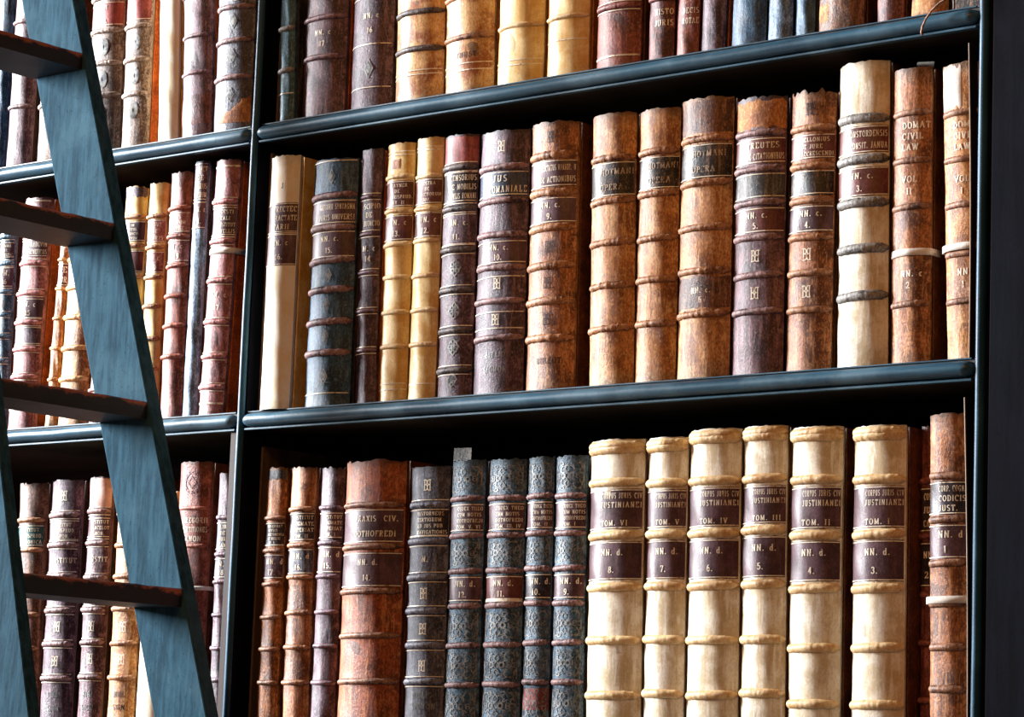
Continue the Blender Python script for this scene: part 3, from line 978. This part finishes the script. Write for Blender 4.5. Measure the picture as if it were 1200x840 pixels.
book('RM', 793, 855, 800, 122, 'tan_calf', (170, 221, 273, 323, 373), (
    ('L', 176, 216, 'black_label', ['HOTMANI', 'OPERA'], {'mat': DULL, 'size': .0076, 'rag': .0012}), ('T', 340, 362, ['NN. c.', '6'], {'size': .0076}), ('X', 126, 163, 'chestnut_calf', {'label': 'reddish brown top panel'}), ('X', 330, 366, 'chestnut_calf', {'label': 'reddish brown panel'})),
    'wide tan calf book with black label and reddish panels, third of three alike', band='brown_band', rope=.9, rv=.0047, ragged=.0025)
book('RM', 858, 918, 864, 121, 'purple_calf', (163, 205, 244, 284, 328, 370), (
    ('X', 126, 158, 'torn_leather', {'rag': .003, 'label': 'torn pale top panel'}), ('L', 169, 199, 'maroon_label', ['TREUTES', 'DE CITATIONIBUS']), ('L', 210, 239, 'grey_label', [], {}), mark(250, 279, 'maroon_label', 'NN. c.', '5.'),
    ('M', 306, .0140), ('M', 349, .0140)),
    'purple brown book with a torn pale top panel and gilt monograms, marked 5', band='purple_band', rope=.4, ragged=.002)
book('RM', 921, 974, 929, 112, 'brown_calf', (156, 200, 240, 283, 324, 367), (
    ('M', 134, .0140, DARKTOOL), ('L', 163, 192, 'maroon_label', ['BELLONIUS', 'DE JURE', 'ACCRESCENDI']), ('L', 205, 234, 'black_label', [], {'rag': .0014}), mark(246, 277, 'purple_label', 'NN. c.', '4.'),
    ('M', 303, .0140), ('M', 346, .0140)),
    'ragged topped brown book with a rubbed black panel, marked NN. c. 4', band='brown_band', rope=.3, ragged=.006)
book('RM', 981, 1041, 984.5, 80, 'vellum', (146, 194, 244, 297, 352), (
    ('L', 155, 187, 'maroon_label', ['ONSTORDENSIS', 'CONSIT. JANUA']), mark(203, 237, 'maroon_label', 'NN. c.', '3.')),
    'tall white vellum book with grey upper bands, marked NN. c. 3', 'vellum_book', band='grey_band', rv=.0062, pr=.005)
book('RM', 1044, 1090, 1048, 85, 'brown_calf', (138, 193, 247, 360), (
    ('T', 146, 184, ['DOMAT', 'CIVIL', 'LAW'], {'size': .0076}), ('T', 208, 236, ['VOL', 'II'], {'size': .0076}), ('S', 300), ('T', 318, 345, ['NN. c', '2'], {'size': .0076})),
    'brown calf book lettered VOL II with a white tape tied round it', band='chestnut_calf', rv=.0042, pr=.003)
book('RM', 1110, 1158, 1105, 80, 'tan_calf', (138, 192, 245, 302, 357), (
    ('X', 84, 132, 'white_patch', {'u': (-.95, .12), 'rag': .003, 'label': 'torn white paper patch'}), ('T', 146, 184, ['DOMAT', 'CIVIL', 'LAW'], {'size': .0076}), ('T', 208, 236, ['VOL', 'I'], {'size': .0076}), ('S', 294, .0042, .0042), ('T', 316, 345, ['NN', '1'], {'size': .0076})),
    'tan calf book lettered VOL I with a torn white patch, rightmost on the middle shelf', band='chestnut_calf', rv=.0042, pr=.003)

# ---- right bay, bottom shelf ------------------------------------------------
book('RB', 301, 325, 314, 549, 'brown_calf', (608, 646, 685, 723.5, 761, 800), (
    ('L', 613, 641, 'dark_label', ['OBSERVAT', 'OFFICI', 'ANCONENSI', 'ET RELIG', 'P. I.']), mark(650, 679, 'plum_calf', 'NN. d', '17.'), ('X', 552, 563, 'black_calf', {'rag': .002, 'label': 'frayed dark head'})),
    'slim brown book marked NN. d. 17, leftmost on the bottom shelf of the right bay', rv=.0034, pr=.0034, band='chestnut_calf', ragged=.003, dy=-.006)
book('RB', 330.5, 361, 342, 549, 'brown_calf', (598, 640, 677, 718.5, 759, 800), (
    ('L', 602, 635, 'dark_label', ['INSTITUT', 'DOGMATE', 'IMPERIAT', 'TOM. II']), mark(644, 674, 'slate_calf', 'NN. d', '16.')),
    'brown book with slate grey labels marked NN. d. 16', rv=.0036, pr=.0036, ragged=.003, band='brown_band')
book('RB', 364, 392, 378, 549, 'plum_calf', (596, 637, 676, 717.5, 757, 800), (
    ('L', 601, 632, 'purple_label', ['INSTITUT', 'DOGMATE', 'IMPERIAT', 'TOM. I']), mark(641, 672, 'purple_label', 'NN. d', '15.')),
    'slim dusty purple book marked NN. d. 15', rv=.0034, pr=.0034, ragged=.003)
book('RB', 395.5, 467, 407, 543, 'rust_calf', (595, 643.5, 695, 746, 799), (
    ('L', 600, 639, 'purple_label', ['PRAXIS  CIV.', 'GOTHOFREDI'], {'size': .0076}), mark(650, 690, 'purple_label', 'NN. d.', '14.', size=.0078)),
    'very wide rust brown book with a big purple label reading PRAXIS CIV', band='chestnut_calf', rv=.0042, pr=.0044, rope=.4, ragged=.004)
book('RB', 473.5, 520, 483, 549, 'slate_calf', (594, 636, 678, 717, 757, 799), (
    ('M', 571, .0140), ('L', 598, 631, 'dark_label', ['HISTORNEUS', 'TERTIORUM', 'AD JUS PUB', 'NAVIGATIONIS']), ('T', 646, 668, ['N.'], {'size': .0076}), ('M', 697, .0140), ('M', 738, .0140), ('M', 781, .0140), ('T', 808, 834, ['BIBLIO', 'SIGNON'], {'mat': SILVER})),
    'slate grey book with gilt monograms and a dark four line label', band='slate_calf', rope=.4, rv=.005, rules=True)
for (xlb, xrb, xlt, yt, b0, num, tom, lab, lc) in (
        (521.5, 561, 531, 541, 586, '12.', 'TOM. V. VI', 'blue grey gilt tooled book marked NN. d. 12, with a paper slip above it', 'purple_label'),
        (565, 609, 575, 540, 585, '11.', 'TOM. III. IV', 'blue grey gilt tooled book marked NN. d. 11 on a red brown label', 'maroon_label'),
        (612, 643, 620, 537, 582.5, '10.', 'TOM. II', 'slim blue grey gilt tooled book marked NN. d. 10', 'dark_label'),
        (646, 683, 653, 536, 582.5, '9.', 'TOM. I', 'slim blue grey gilt tooled book marked NN. d. 9, beside the white books', 'purple_label')):
    bs = [b0, b0 + 43.5, b0 + 84.5, b0 + 125, b0 + 171, b0 + 217]
    pp = [('F', yt + 5, bs[0] - 5), ('L', bs[0] + 6, bs[1] - 5, 'purple_label', ['CODEX THEO', 'CUM NOTIS', 'GOTHOFREDI', tom]),
          ('F', bs[1] + 5, bs[2] - 5), mark(bs[2] + 6, bs[3] - 5, lc, 'NN. d.', num),
          ('F', bs[3] + 6, bs[4] - 5), ('F', bs[4] + 6, bs[5] - 5), ('F', bs[5] + 6, bs[5] + 44)]
    if num == '11.':
        pp.append(('R', 704, .0022))
    if num == '10.':
        pp.append(('X', 807, 832, 'red_label', {'label': 'red leather repair'}))
    book('RB', xlb, xrb, xlt, yt, 'tooled_calf', bs, tuple(pp), lab, band='purple_band', rope=.5, rv=.0042, pr=.0036, ragged=.002)
for (xlb, xrb, xlt, yt, bs, num, tom, lab) in (
        (686.5, 751, 693.5, 519, (568.5, 630, 690, 751.5, 815), '8.', 'TOM. VI', 'white vellum book marked NN. d. 8, leftmost of six white books'),
        (753.5, 801, 761, 515, (568, 627.5, 688, 750, 813), '7.', 'TOM. V', 'narrow white vellum book marked NN. d. 7, second of the six'),
        (804, 865, 810, 506, (566, 627, 688, 751, 815), '6.', 'TOM. IV', 'white vellum book marked NN. d. 6, third of the six'),
        (867.5, 920, 872.5, 502, (563, 623, 686, 750, 812.5), '5.', 'TOM. III', 'narrow white vellum book marked NN. d. 5, fourth of the six'),
        (923, 984, 929, 503, (564.5, 629, 691, 760, 825), '4.', 'TOM. II', 'white vellum book marked NN. d. 4, fifth of the six'),
        (997.5, 1060, 1001.5, 502, (564, 628, 691, 759.5, 826), '3.', 'TOM. I', 'white vellum book marked NN. d. 3, rightmost of the six white books')):
    book('RB', xlb, xrb, xlt, yt, 'vellum', (yt + 7, yt + 12) + bs, (
        ('L', bs[0] + 8, bs[1] - 7, 'purple_label', ['CORPUS JURIS CIV', 'JUSTINIANEI', '', tom], {'u': (-.97, .95), 'sh': -.06, 'gap': .34}), mark(bs[1] + 7, bs[2] - 8, 'purple_label', 'NN. d.', num, size=.0078, u=(-.97, .95), sh=-.06)),
        lab, 'vellum_book', band='cream_band', rv=.0058, pr=.0052, rope=.25, phi=44, ragged=.001)
book('RB', 1078, 1095, 1080, 500, 'maroon_calf', (564, 628, 697, 754, 821), (
    ('L', 572, 624, 'dark_label', ['CORP', 'JUR', 'CAN.']), mark(636, 688, 'dark_label', 'NN.', '2'), ('R', 697.5, .0014)),
    'dark red brown book marked 2, set back in the shadow beside the last white book', dy=.030, rv=.004)
book('RB', 1089.5, 1134, 1090, 487, 'brown_calf', (559.5, 610, 661, 708, 759, 808), (
    ('L', 566, 605, 'dark_label', ['CORP. COGN.', 'CODICIS', 'JUST.'], {'size': .0076}), mark(616, 656, 'purple_label', 'NN. d', '1', size=.0078), ('S', 704, .0042, .0046)),
    'brown calf book with a white tape, marked 1, rightmost on the bottom shelf', dy=-.006, band='chestnut_calf', rv=.0046, ragged=.002, phi=42)

# ---- right bay, top shelf ---------------------------------------------------
HT = .375
book('RT', 326.5, 347, 329, 0, 'teal_cloth', (37, 86, -12, -60, -110), (('R', 113),),
     'thin dark teal book, leftmost on the top shelf of the right bay', h=HT - .02, rv=.004, band='grey_band', dy=-.016, trim=.004)
book('RT', 354, 404, 360, 0, 'purple_calf', (29, 75, -20, -68, -116, -160), (('T', 40, 66, ['NN. c', '17'], {'size': .0076}),),
     'dusty purple brown book marked 17 on the top shelf', h=HT, board='lamplit_orange_board', rv=.0044)
book('RT', 411, 459, 416, 0, 'plum_calf', (-38, -86, -134), (('T', 18, 52, ['NN. c', '16'], {'size': .0076, 'u': (-.9, .3)}), ('D', 88, .026), ('R', 110), ('R', 60), ('R', 5)),
     'dark purple book with a stamped diamond, marked 16 on the top shelf', h=HT, rv=.003, pr=.002)
book('RT', 463.5, 520, 466.5, 0, 'stained_vellum', (24, 67, -20, -64, -108, -150), (('R', 92), ('R', 97)),
     'cream vellum book heavily stained with brown, first of four cream ones on the top shelf', 'vellum_book', h=HT, band='dark_band', rv=.0044)
book('RT', 521.5, 579, 523.5, 0, 'stained_vellum', (6, 53, -42, -88, -134), (('T', 66, 82, ['JURIST'], {'mat': DARKTOOL}), ('R', 84), ('R', 92)),
     'cream and amber vellum book, second of four cream ones on the top shelf', 'vellum_book', h=HT, band='brown_band', rv=.0040)
book('RT', 582.5, 637, 586, 0, 'yellow_vellum', (38, -20, -76, -130), (('R', 78), ('R', 84)),
     'pale yellow vellum book, third of four cream ones on the top shelf', 'vellum_book', h=HT, band='cream_band', rv=.0036)
book('RT', 640.5, 690, 643, 0, 'yellow_vellum', (27, -28, -84, -138), (('R', 54),),
     'pale yellow vellum book with dark speckles, fourth of four cream ones on the top shelf', 'vellum_book', h=HT, band='cream_band', rv=.0036)
book('RT', 699, 751, 701.5, 0, 'red_calf', (15, -40, -95, -150), (('R', 73, .0012), ('R', 20)),
     'red brown book with one raised band in view, right of the cream books', h=HT, band='maroon_calf', rv=.0044, rules=True)
book('RT', 760, 790, 762.0, 0, 'maroon_calf', (3, -40, -84, -128), (('T', 12, 38, ['HISTO', 'JURIS'], {}),),
     'narrow dark maroon book with two lines of faint lettering on the top shelf', h=HT - .02, rv=.0035)
book('RT', 793, 819, 795.2, 0, 'red_calf', (-6, -50, -96, -140), (('T', 10, 34, ['DECIS', 'ROTAE'], {}),),
     'narrow worn red book on the top shelf, right of the maroon one', h=HT - .03, rv=.0035)
book('RT', 821.5, 850, 823.9, 0, 'plum_calf', (-14, -70, -126), (),
     'plain narrow purple book between the red and blue books on the top shelf', h=HT - .02, board='lamplit_orange_board', rv=.003)
book('RT', 857.5, 898, 859.4, 0, 'navy_calf', (-24, -80, -136), (),
     'wide plain blue grey book, first of three blue ones on the top shelf', h=HT - .01, rv=.003)
book('RT', 900, 929, 901.4, 0, 'blue_cloth', (-18, -76, -134), (),
     'plain blue book, second of three blue ones at the right of the top shelf', h=HT - .02, rv=.003)
book('RT', 932, 955, 933.0, 0, 'navy_calf', (-22, -80, -138), (),
     'narrow plain blue book, third of three blue ones at the right of the top shelf', h=HT - .03, rv=.003)
book('RT', 959.5, 1013, 960.2, 0, 'chestnut_calf', (-30, -86, -142), (('X', 8, 29, 'torn_leather', {'u': (-.95, -.35), 'rag': .003, 'label': 'scuffed orange patch'}),),
     'brown book with a scuffed orange foot at the right of the top shelf', h=HT, rv=.0044)
book('RT', 1028, 1059, 1028.3, 0, 'maroon_calf', (-34, -90, -146), (),
     'dark maroon book near the right end of the top shelf', h=HT - .01, rv=.004)
book('RT', 1068, 1112, 1068.6, 0, 'torn_leather', (-40, -96, -150), (('X', -30, 2, 'chestnut_calf', {'rag': .004, 'label': 'dark leather remains'}),),
     'battered orange brown book, last on the top shelf beside the hanging strap', h=HT - .01, rv=.004, ragged=.004)

# ---- left bay, middle shelf -------------------------------------------------
book('LM', -12, 6, 3, 240, 'tooled_calf', (280, 311, 344, 371, 396, 425), (
    ('L', 286, 305, 'purple_label', ['SUMMA', 'DE', 'BENEFIC.']), mark(315, 339, 'purple_label', 'NN.', '26', size=.0078), ('D', 358, .016)),
    'slim blue grey book marked 26, leftmost on the middle shelf', rules=True, rv=.0034)
book('LM', 10, 41, 31, 235, 'rose_calf', (277, 311, 346, 380, 411, 443), (
    ('L', 283, 304, 'purple_label', ['DE RADEVIN', 'DE BENEFICIIS']), ('L', 352, 376, 'purple_label', ['NN. c', '25'], {'mark': True, 'size': .0076}), ('L', 385, 406, 'plum_calf', [], {}), ('R', 239, .0014), ('R', 481, .0016)),
    'leaning rose purple book with white ruled bands, marked 25', board='lamplit_orange_board', rules=True, rv=.0042)
book('LM', 53, 65, 73, 262, 'tan_calf', (305, 339, 374, 409, 445), (('L', 309, 336, 'maroon_label', ['DE', 'JUR'], {'size': .009}),),
     'very thin tan book left of the ladder rail, leaning right', rv=.003, pr=.003)
book('LM', 68, 101, 86, 250, 'tan_calf', (306, 339, 374, 410, 446), (('L', 308, 336, 'pink_label', [], {}), ('X', 254, 300, 'pink_calf', {'label': 'faded pink panel'})),
     'tan book with faded pink upper panels, partly hidden by the ladder rail', rope=.5)
book('LM', 104, 122, 118, 255, 'pink_calf', (310, 346, 384, 420, 458), (),
     'pale pink book mostly hidden behind the ladder rail on the middle shelf', rv=.003)
book('LM', 131, 157, 148.5, 222, 'yellow_vellum', (257, 291, 327, 362, 398, 432), (
    ('L', 262, 286, 'purple_label', ['IN', 'TITUL', 'CODICIS', 'NOVUM']), ('L', 296, 322, 'maroon_label', [], {}), ('X', 223, 234, 'plum_calf', {'rag': .002, 'label': 'dark frayed head'})),
    'yellow vellum book with a dark frayed head, right of the ladder rail', 'vellum_book', band='brown_band', rv=.0038, ragged=.003)
book('LM', 161.5, 183, 176.5, 217, 'yellow_vellum', (256, 292, 327, 361, 399, 434), (
    ('L', 260, 287, 'rose_calf', ['NOVI', 'DE', 'CURIS']), ('L', 297, 323, 'rose_calf', ['N. c', '20'], {'mark': True, 'size': .0076})),
    'yellow vellum book with rose labels, second right of the ladder rail', 'vellum_book', band='brown_band', rv=.0038, ragged=.002)
book('LM', 187.5, 213, 201.5, 205, 'red_calf', (247, 280, 314, 349, 384, 420), (
    ('L', 252, 276, 'rose_calf', ['IUS', 'NOVUM', 'CIVILE']), ('L', 284, 310, 'rose_calf', ['N. c', '19'], {'mark': True, 'size': .0076})),
    'red brown book with rose labels, left of the thin blue book', rv=.0038, ragged=.002)
book('LM', 213.5, 229, 229.5, 191, 'blue_cloth', (), (
    ('L', 193, 237, 'plum_calf', ['TRACT', 'DE', 'VARIIS', 'CASUUM'], {'size': .0085}), ('L', 238, 270, 'purple_label', ['NN. c', '18.'], {'mark': True, 'size': .0076})),
    'thin smooth blue book marked 18, leaning beside a red purple book', amp=.7)
book('LM', 233, 262, 254.5, 190, 'rose_calf', (239, 285, 331, 379, 419, 455), (
    ('L', 245, 279, 'purple_label', ['DIGESTI', 'VITALI', 'CONSTITUT', 'NOVELLIS']), ('T', 340, 370, ['NN. c', '17'], {'size': .0076}), ('S', 296), ('R', 198, .0014), ('R', 474, .0014)),
    'red purple book with white tape, marked 17, left of the blue divider', board='lamplit_orange_board', rules=True, rv=.0042)

# ---- left bay, top shelf ----------------------------------------------------
book('LT', -12, 5, 0, 0, 'navy_calf', (-40, -90), (), 'dark blue book, leftmost on the top shelf', h=HT - .03, rv=.003)
book('LT', 8, 35, 20, 0, 'purple_calf', (30, 84, 129, -24, -76), (), 'brown purple book behind the top ladder tread', h=HT - .02, rv=.0038, band='purple_band')
book('LT', 44, 70, 54, 0, 'ornate_calf', (30, 78, 128, -24, -72), (('O', 150, .022), ('O', 104, .022)),
     'grey brown stamped book mostly hidden behind the ladder rail', h=HT - .02, rv=.0038)
book('LT', 101, 139, 110, 0, 'ornate_calf', (4, 43, 81, 118, -38, -76, -116), (
    ('L', 10, 38, 'red_label', ['II', '', 'A'], {'size': .0076}), ('O', 62, .028), ('O', 100, .028), ('O', 140, .026)),
    'stamped brown book with a red label, right of the ladder rail', h=HT, rv=.0044, band='ornate_calf', rope=.3)
book('LT', 142.5, 172, 150, 0, 'ornate_calf', (36, 75, 115, -4, -44, -84, -124), (
    ('L', 0, 30, 'red_label', [], {}), ('O', 54, .028), ('O', 94, .028), ('O', 134, .028)),
    'narrow stamped grey brown book with a red top label and a joint coloured lamplight orange', h=HT, board='lamplit_orange_board', rv=.0044, band='ornate_calf', rope=.3)
book('LT', 185.5, 210, 188, 0, 'plain_vellum', (), (('R', 1),), 'smooth white vellum book on the top shelf of the left bay', 'vellum_book', h=HT - .09, amp=.5, phi=40, dy=-.006, trim=.003)
book('LT', 213.5, 248, 216, 0, 'purple_calf', (49, 92, 2, -42, -86), (('X', 118, 152, 'maroon_calf', {'label': 'reddish worn foot panel'}),),
     'plain purple brown book right of the smooth white vellum book', h=HT - .02, board='lamplit_orange_board', rv=.0034, pr=.003)
book('LT', 250.5, 294, 257.5, 0, 'slate_calf', (16, 55, 98, -30, -74, -118), (
    ('D', 33, .022), ('D', 73, .022), ('D', 118, .022), ('X', 1, 9, 'white_patch', {'label': 'white paper strip'}),
    ('X', 118, 151, 'torn_leather', {'u': (-.35, .97), 'rag': .003, 'foot': True, 'slope': .95, 'label': 'torn foot showing tan board'})),
    'blue grey book with gilt diamonds and a torn tan corner, left of the divider', h=HT, rv=.0044, band='purple_band', rope=.3)

# ---- left bay, bottom shelf -------------------------------------------------
book('LB', 11, 42, 24.5, 568, 'chestnut_calf', (611, 646, 684, 721, 760, 800), (
    ('L', 617, 642, 'green_label', ['INSTITUT', 'JURISPRUD.', 'CANONICA']),),
    'brown book with a green title label, leftmost on the bottom shelf', rv=.0038, ragged=.003, band='brown_band')
book('LB', 47, 82, 62.5, 564, 'plum_calf', (605, 640, 676, 716, 755, 795), (
    ('M', 583, .0140), ('L', 611, 635, 'purple_calf', ['INSTITUT', 'JURISPRUD', 'CANON.']), ('T', 652, 664, ['INSTITUT'], {}), ('M', 735, .0140), ('M', 775, .0140), ('T', 806, 838, ['BIBLI', 'SIGN'], {'mat': SILVER})),
    'purple book with gilt monograms, second from the left on the bottom shelf', rv=.0046, rope=.4, ragged=.003, band='purple_band', rules=True)
book('LB', 90.5, 117, 107, 560, 'purple_calf', (600, 637, 677, 715, 753, 793), (
    ('X', 562, 595, 'pink_label', {'label': 'pale pink top panel'}), ('L', 607, 631, 'purple_label', ['INSTITUT', 'LANCELOT', 'CANON.']), ('T', 650, 662, ['INSTIT'], {}), ('M', 734, .0140), ('M', 772, .0140), ('T', 806, 836, ['BIBL', 'SIGN'], {'mat': SILVER})),
    'purple book with a pale pink top panel on the bottom shelf', rv=.0042, rope=.4, ragged=.002, band='purple_band', rules=True)
book('LB', 126, 157, 141, 558, 'tan_calf', (603, 640, 676, 714, 754, 794), (
    ('M', 735, .0140), ('M', 773, .0140), ('T', 806, 836, ['BIBL', 'SIGN'], {'mat': DARKTOOL})),
    'orange tan book with gilt monograms, just left of the ladder rail', rv=.0042, rope=.4, band='brown_band')
book('LB', 159, 188, 175, 575, 'plain_vellum', (), (), 'plain white vellum book mostly behind the lower ladder rail', 'vellum_book', amp=.5)
book('LB', 197, 234, 212.5, 543, 'red_calf', (597, 641), (
    ('G', 567, .036), ('T', 606, 638, ['GREGORII', 'PARTITIONES', 'CANON'], {}), ('S', 690, .003)),
    'red brown book with a stamped round medallion, right of the ladder rail', rv=.003, pr=.0022)
book('LB', 244, 262, 257.5, 555, 'plum_calf', (607, 650, 682, 721, 760, 797), (
    ('L', 612, 645, 'slate_calf', ['LIB', 'DE', 'JUR', 'CAN']), mark(654, 678, 'slate_calf', 'N.', '18', size=.0078)),
    'slim lilac purple book beside the brown lining board of the left bay', rv=.0034, pr=.003)

# ------------------------------------------------------------------ ladder leaning to the left in front of the left bay
lad = empty('library_ladder', (0.42, -0.30, 0.0), 'tall blue grey wooden library ladder with dark brown treads before the left bay', 'ladder')
YF = -0.150


def lx(z, left):
    if left:
        return -0.36454 + (2.65383 - z) / (2.65383 - 1.58783) * (0.01212 + 0.36454)
    return -0.24515 + (2.63588 - z) / (2.63588 - 1.58958) * (0.11589 + 0.24515)


def yn(z):
    return -0.4610 + (z - 1.578) * 0.0660          # the near rail closes in towards the top


ZL = 3.3


def rail(front, back):
    v, f = [], []
    n = 24
    for k in range(n + 1):
        z = ZL * k / n
        for x, y in ((lx(z, True), front(z)), (lx(z, False), front(z)), (lx(z, False), back(z)), (lx(z, True), back(z))):
            v.append((x - lad.location.x, y - lad.location.y, z))
    for k in range(n):
        a = 4 * k
        for i in range(4):
            j = (i + 1) % 4
            f.append((a + i, a + j, a + 4 + j, a + 4 + i))
    f.append((3, 2, 1, 0))
    f.append(tuple(4 * n + i for i in range(4)))
    return obj('rail', v, f, W_RAIL, lad, False, 0.0024)


rail(lambda z: YF, lambda z: YF + 0.024)
rail(yn, lambda z: yn(z) + 0.019)
zt = [2.5520 - 0.2630 * k for k in range(-2, 10)]
for k, z in enumerate(zt):
    x1 = lx(z, False) - 0.001
    x0 = lx(z, True) + 0.004
    ya, yb_ = yn(z) + 0.019, YF
    hh = 0.0255
    v, f, wr = [], [], []
    rnd = random.Random(k)
    n = 14
    for i in range(n + 1):
        t = i / n
        y = ya + (yb_ - ya) * t
        j = rnd.uniform(-.0007, .0007)
        for x, zz_, wv in ((x0, z - hh, 0), (x1, z - hh, 0), (x1, z - .014, 0.1), (x1 - .0005, z - .002 + j, 1), (x1 - .004, z + j, 1), (x0, z, 0.3)):
            v.append((x - lad.location.x, y - lad.location.y, zz_))
            wr.append(wv)
    for i in range(n):
        a = 6 * i
        for q in range(6):
            r_ = (q + 1) % 6
            f.append((a + q, a + 6 + q, a + 6 + r_, a + r_))
    f.append((0, 1, 2, 3, 4, 5))
    f.append(tuple(6 * n + q for q in (5, 4, 3, 2, 1, 0)))
    tr = obj('tread', v, f, W_TREAD, lad)
    tr.data.attributes.new('wear', 'FLOAT', 'POINT').data.foreach_set('value', wr)

# ------------------------------------------------------------------ small things
def slip(name, px0, px1, y0, y1, Y, label, tilt=0.0, mat='tape'):
    a, b = at(px0, y1, Y), at(px1, y1, Y)
    t = at(px0, y0, Y)
    hh = t.z - a.z + .03
    wd = b.x - a.x
    v, f = box(0, wd, -.0003, .0003, -.03, hh - .03)
    o = obj(name, v, f, MATS[mat], None)
    o.location = a
    o.rotation_euler = (0, tilt, 0)
    o['label'] = label
    o['category'] = 'bookmark'
    return o


slip('paper_slip', 531.5, 552, 525, 541, YC + .016, 'pale grey paper slip standing up out of the book marked NN. d. 12', .03, 'grey_label')
slip('paper_slip', 1074, 1094, 73, 84, YC + .030, 'white paper slip poking out above the book lettered VOL II', .10)

# curled strap hanging over the top moulding at the right
pts = [at(x, y, -.022) for x, y in ((1116, -14), (1108, -1), (1100, 4), (1092, 12), (1085, 22), (1081, 31), (1079.5, 38), (1081, 41))]
v, f = [], []
for i, p in enumerate(pts):
    d = (pts[min(i + 1, len(pts) - 1)] - pts[max(i - 1, 0)]).normalized()
    a_ = d.cross(Vector((0, 1, 0))).normalized()
    b_ = d.cross(a_)
    for k in range(6):
        q = p - pts[0] + (a_ * math.cos(R(60 * k)) * .0016 + b_ * math.sin(R(60 * k)) * .0011)
        v.append(tuple(q))
for i in range(len(pts) - 1):
    for k in range(6):
        k2 = (k + 1) % 6
        f.append((i * 6 + k, i * 6 + k2, i * 6 + 6 + k2, i * 6 + 6 + k))
f.append((5, 4, 3, 2, 1, 0))
f.append(tuple(len(v) - 6 + k for k in range(6)))
st = obj('hanging_strap', v, f, MATS['brown_band'], None, True)
st.location = pts[0]
st['label'] = 'thin curled brown leather strap hanging over the top shelf moulding at right'
st['category'] = 'strap'

# dark card in a pale frame standing on the top shelf at the far right
a, b = at(1117, 4, .012), at(1150, -3, .012)
card = empty('framed_card', (a.x, .012, ZA + TH + .002), 'small dark card with a pale edge on the top shelf beside the right post', 'card')
wd = b.x - a.x
boxo('card', (.0012, wd - .0012, -.0006, .0012, .0012, .07), MATS['black_label'], card, 0)
for nm, bb in (('frame_edge', (0, wd, -.0012, .0012, 0, .0014)), ('frame_edge', (0, .0014, -.0012, .0012, .0014, .07)), ('frame_edge', (wd - .0014, wd, -.0012, .0012, .0014, .07))):
    boxo(nm, bb, MATS['grey_band'], card, 0)
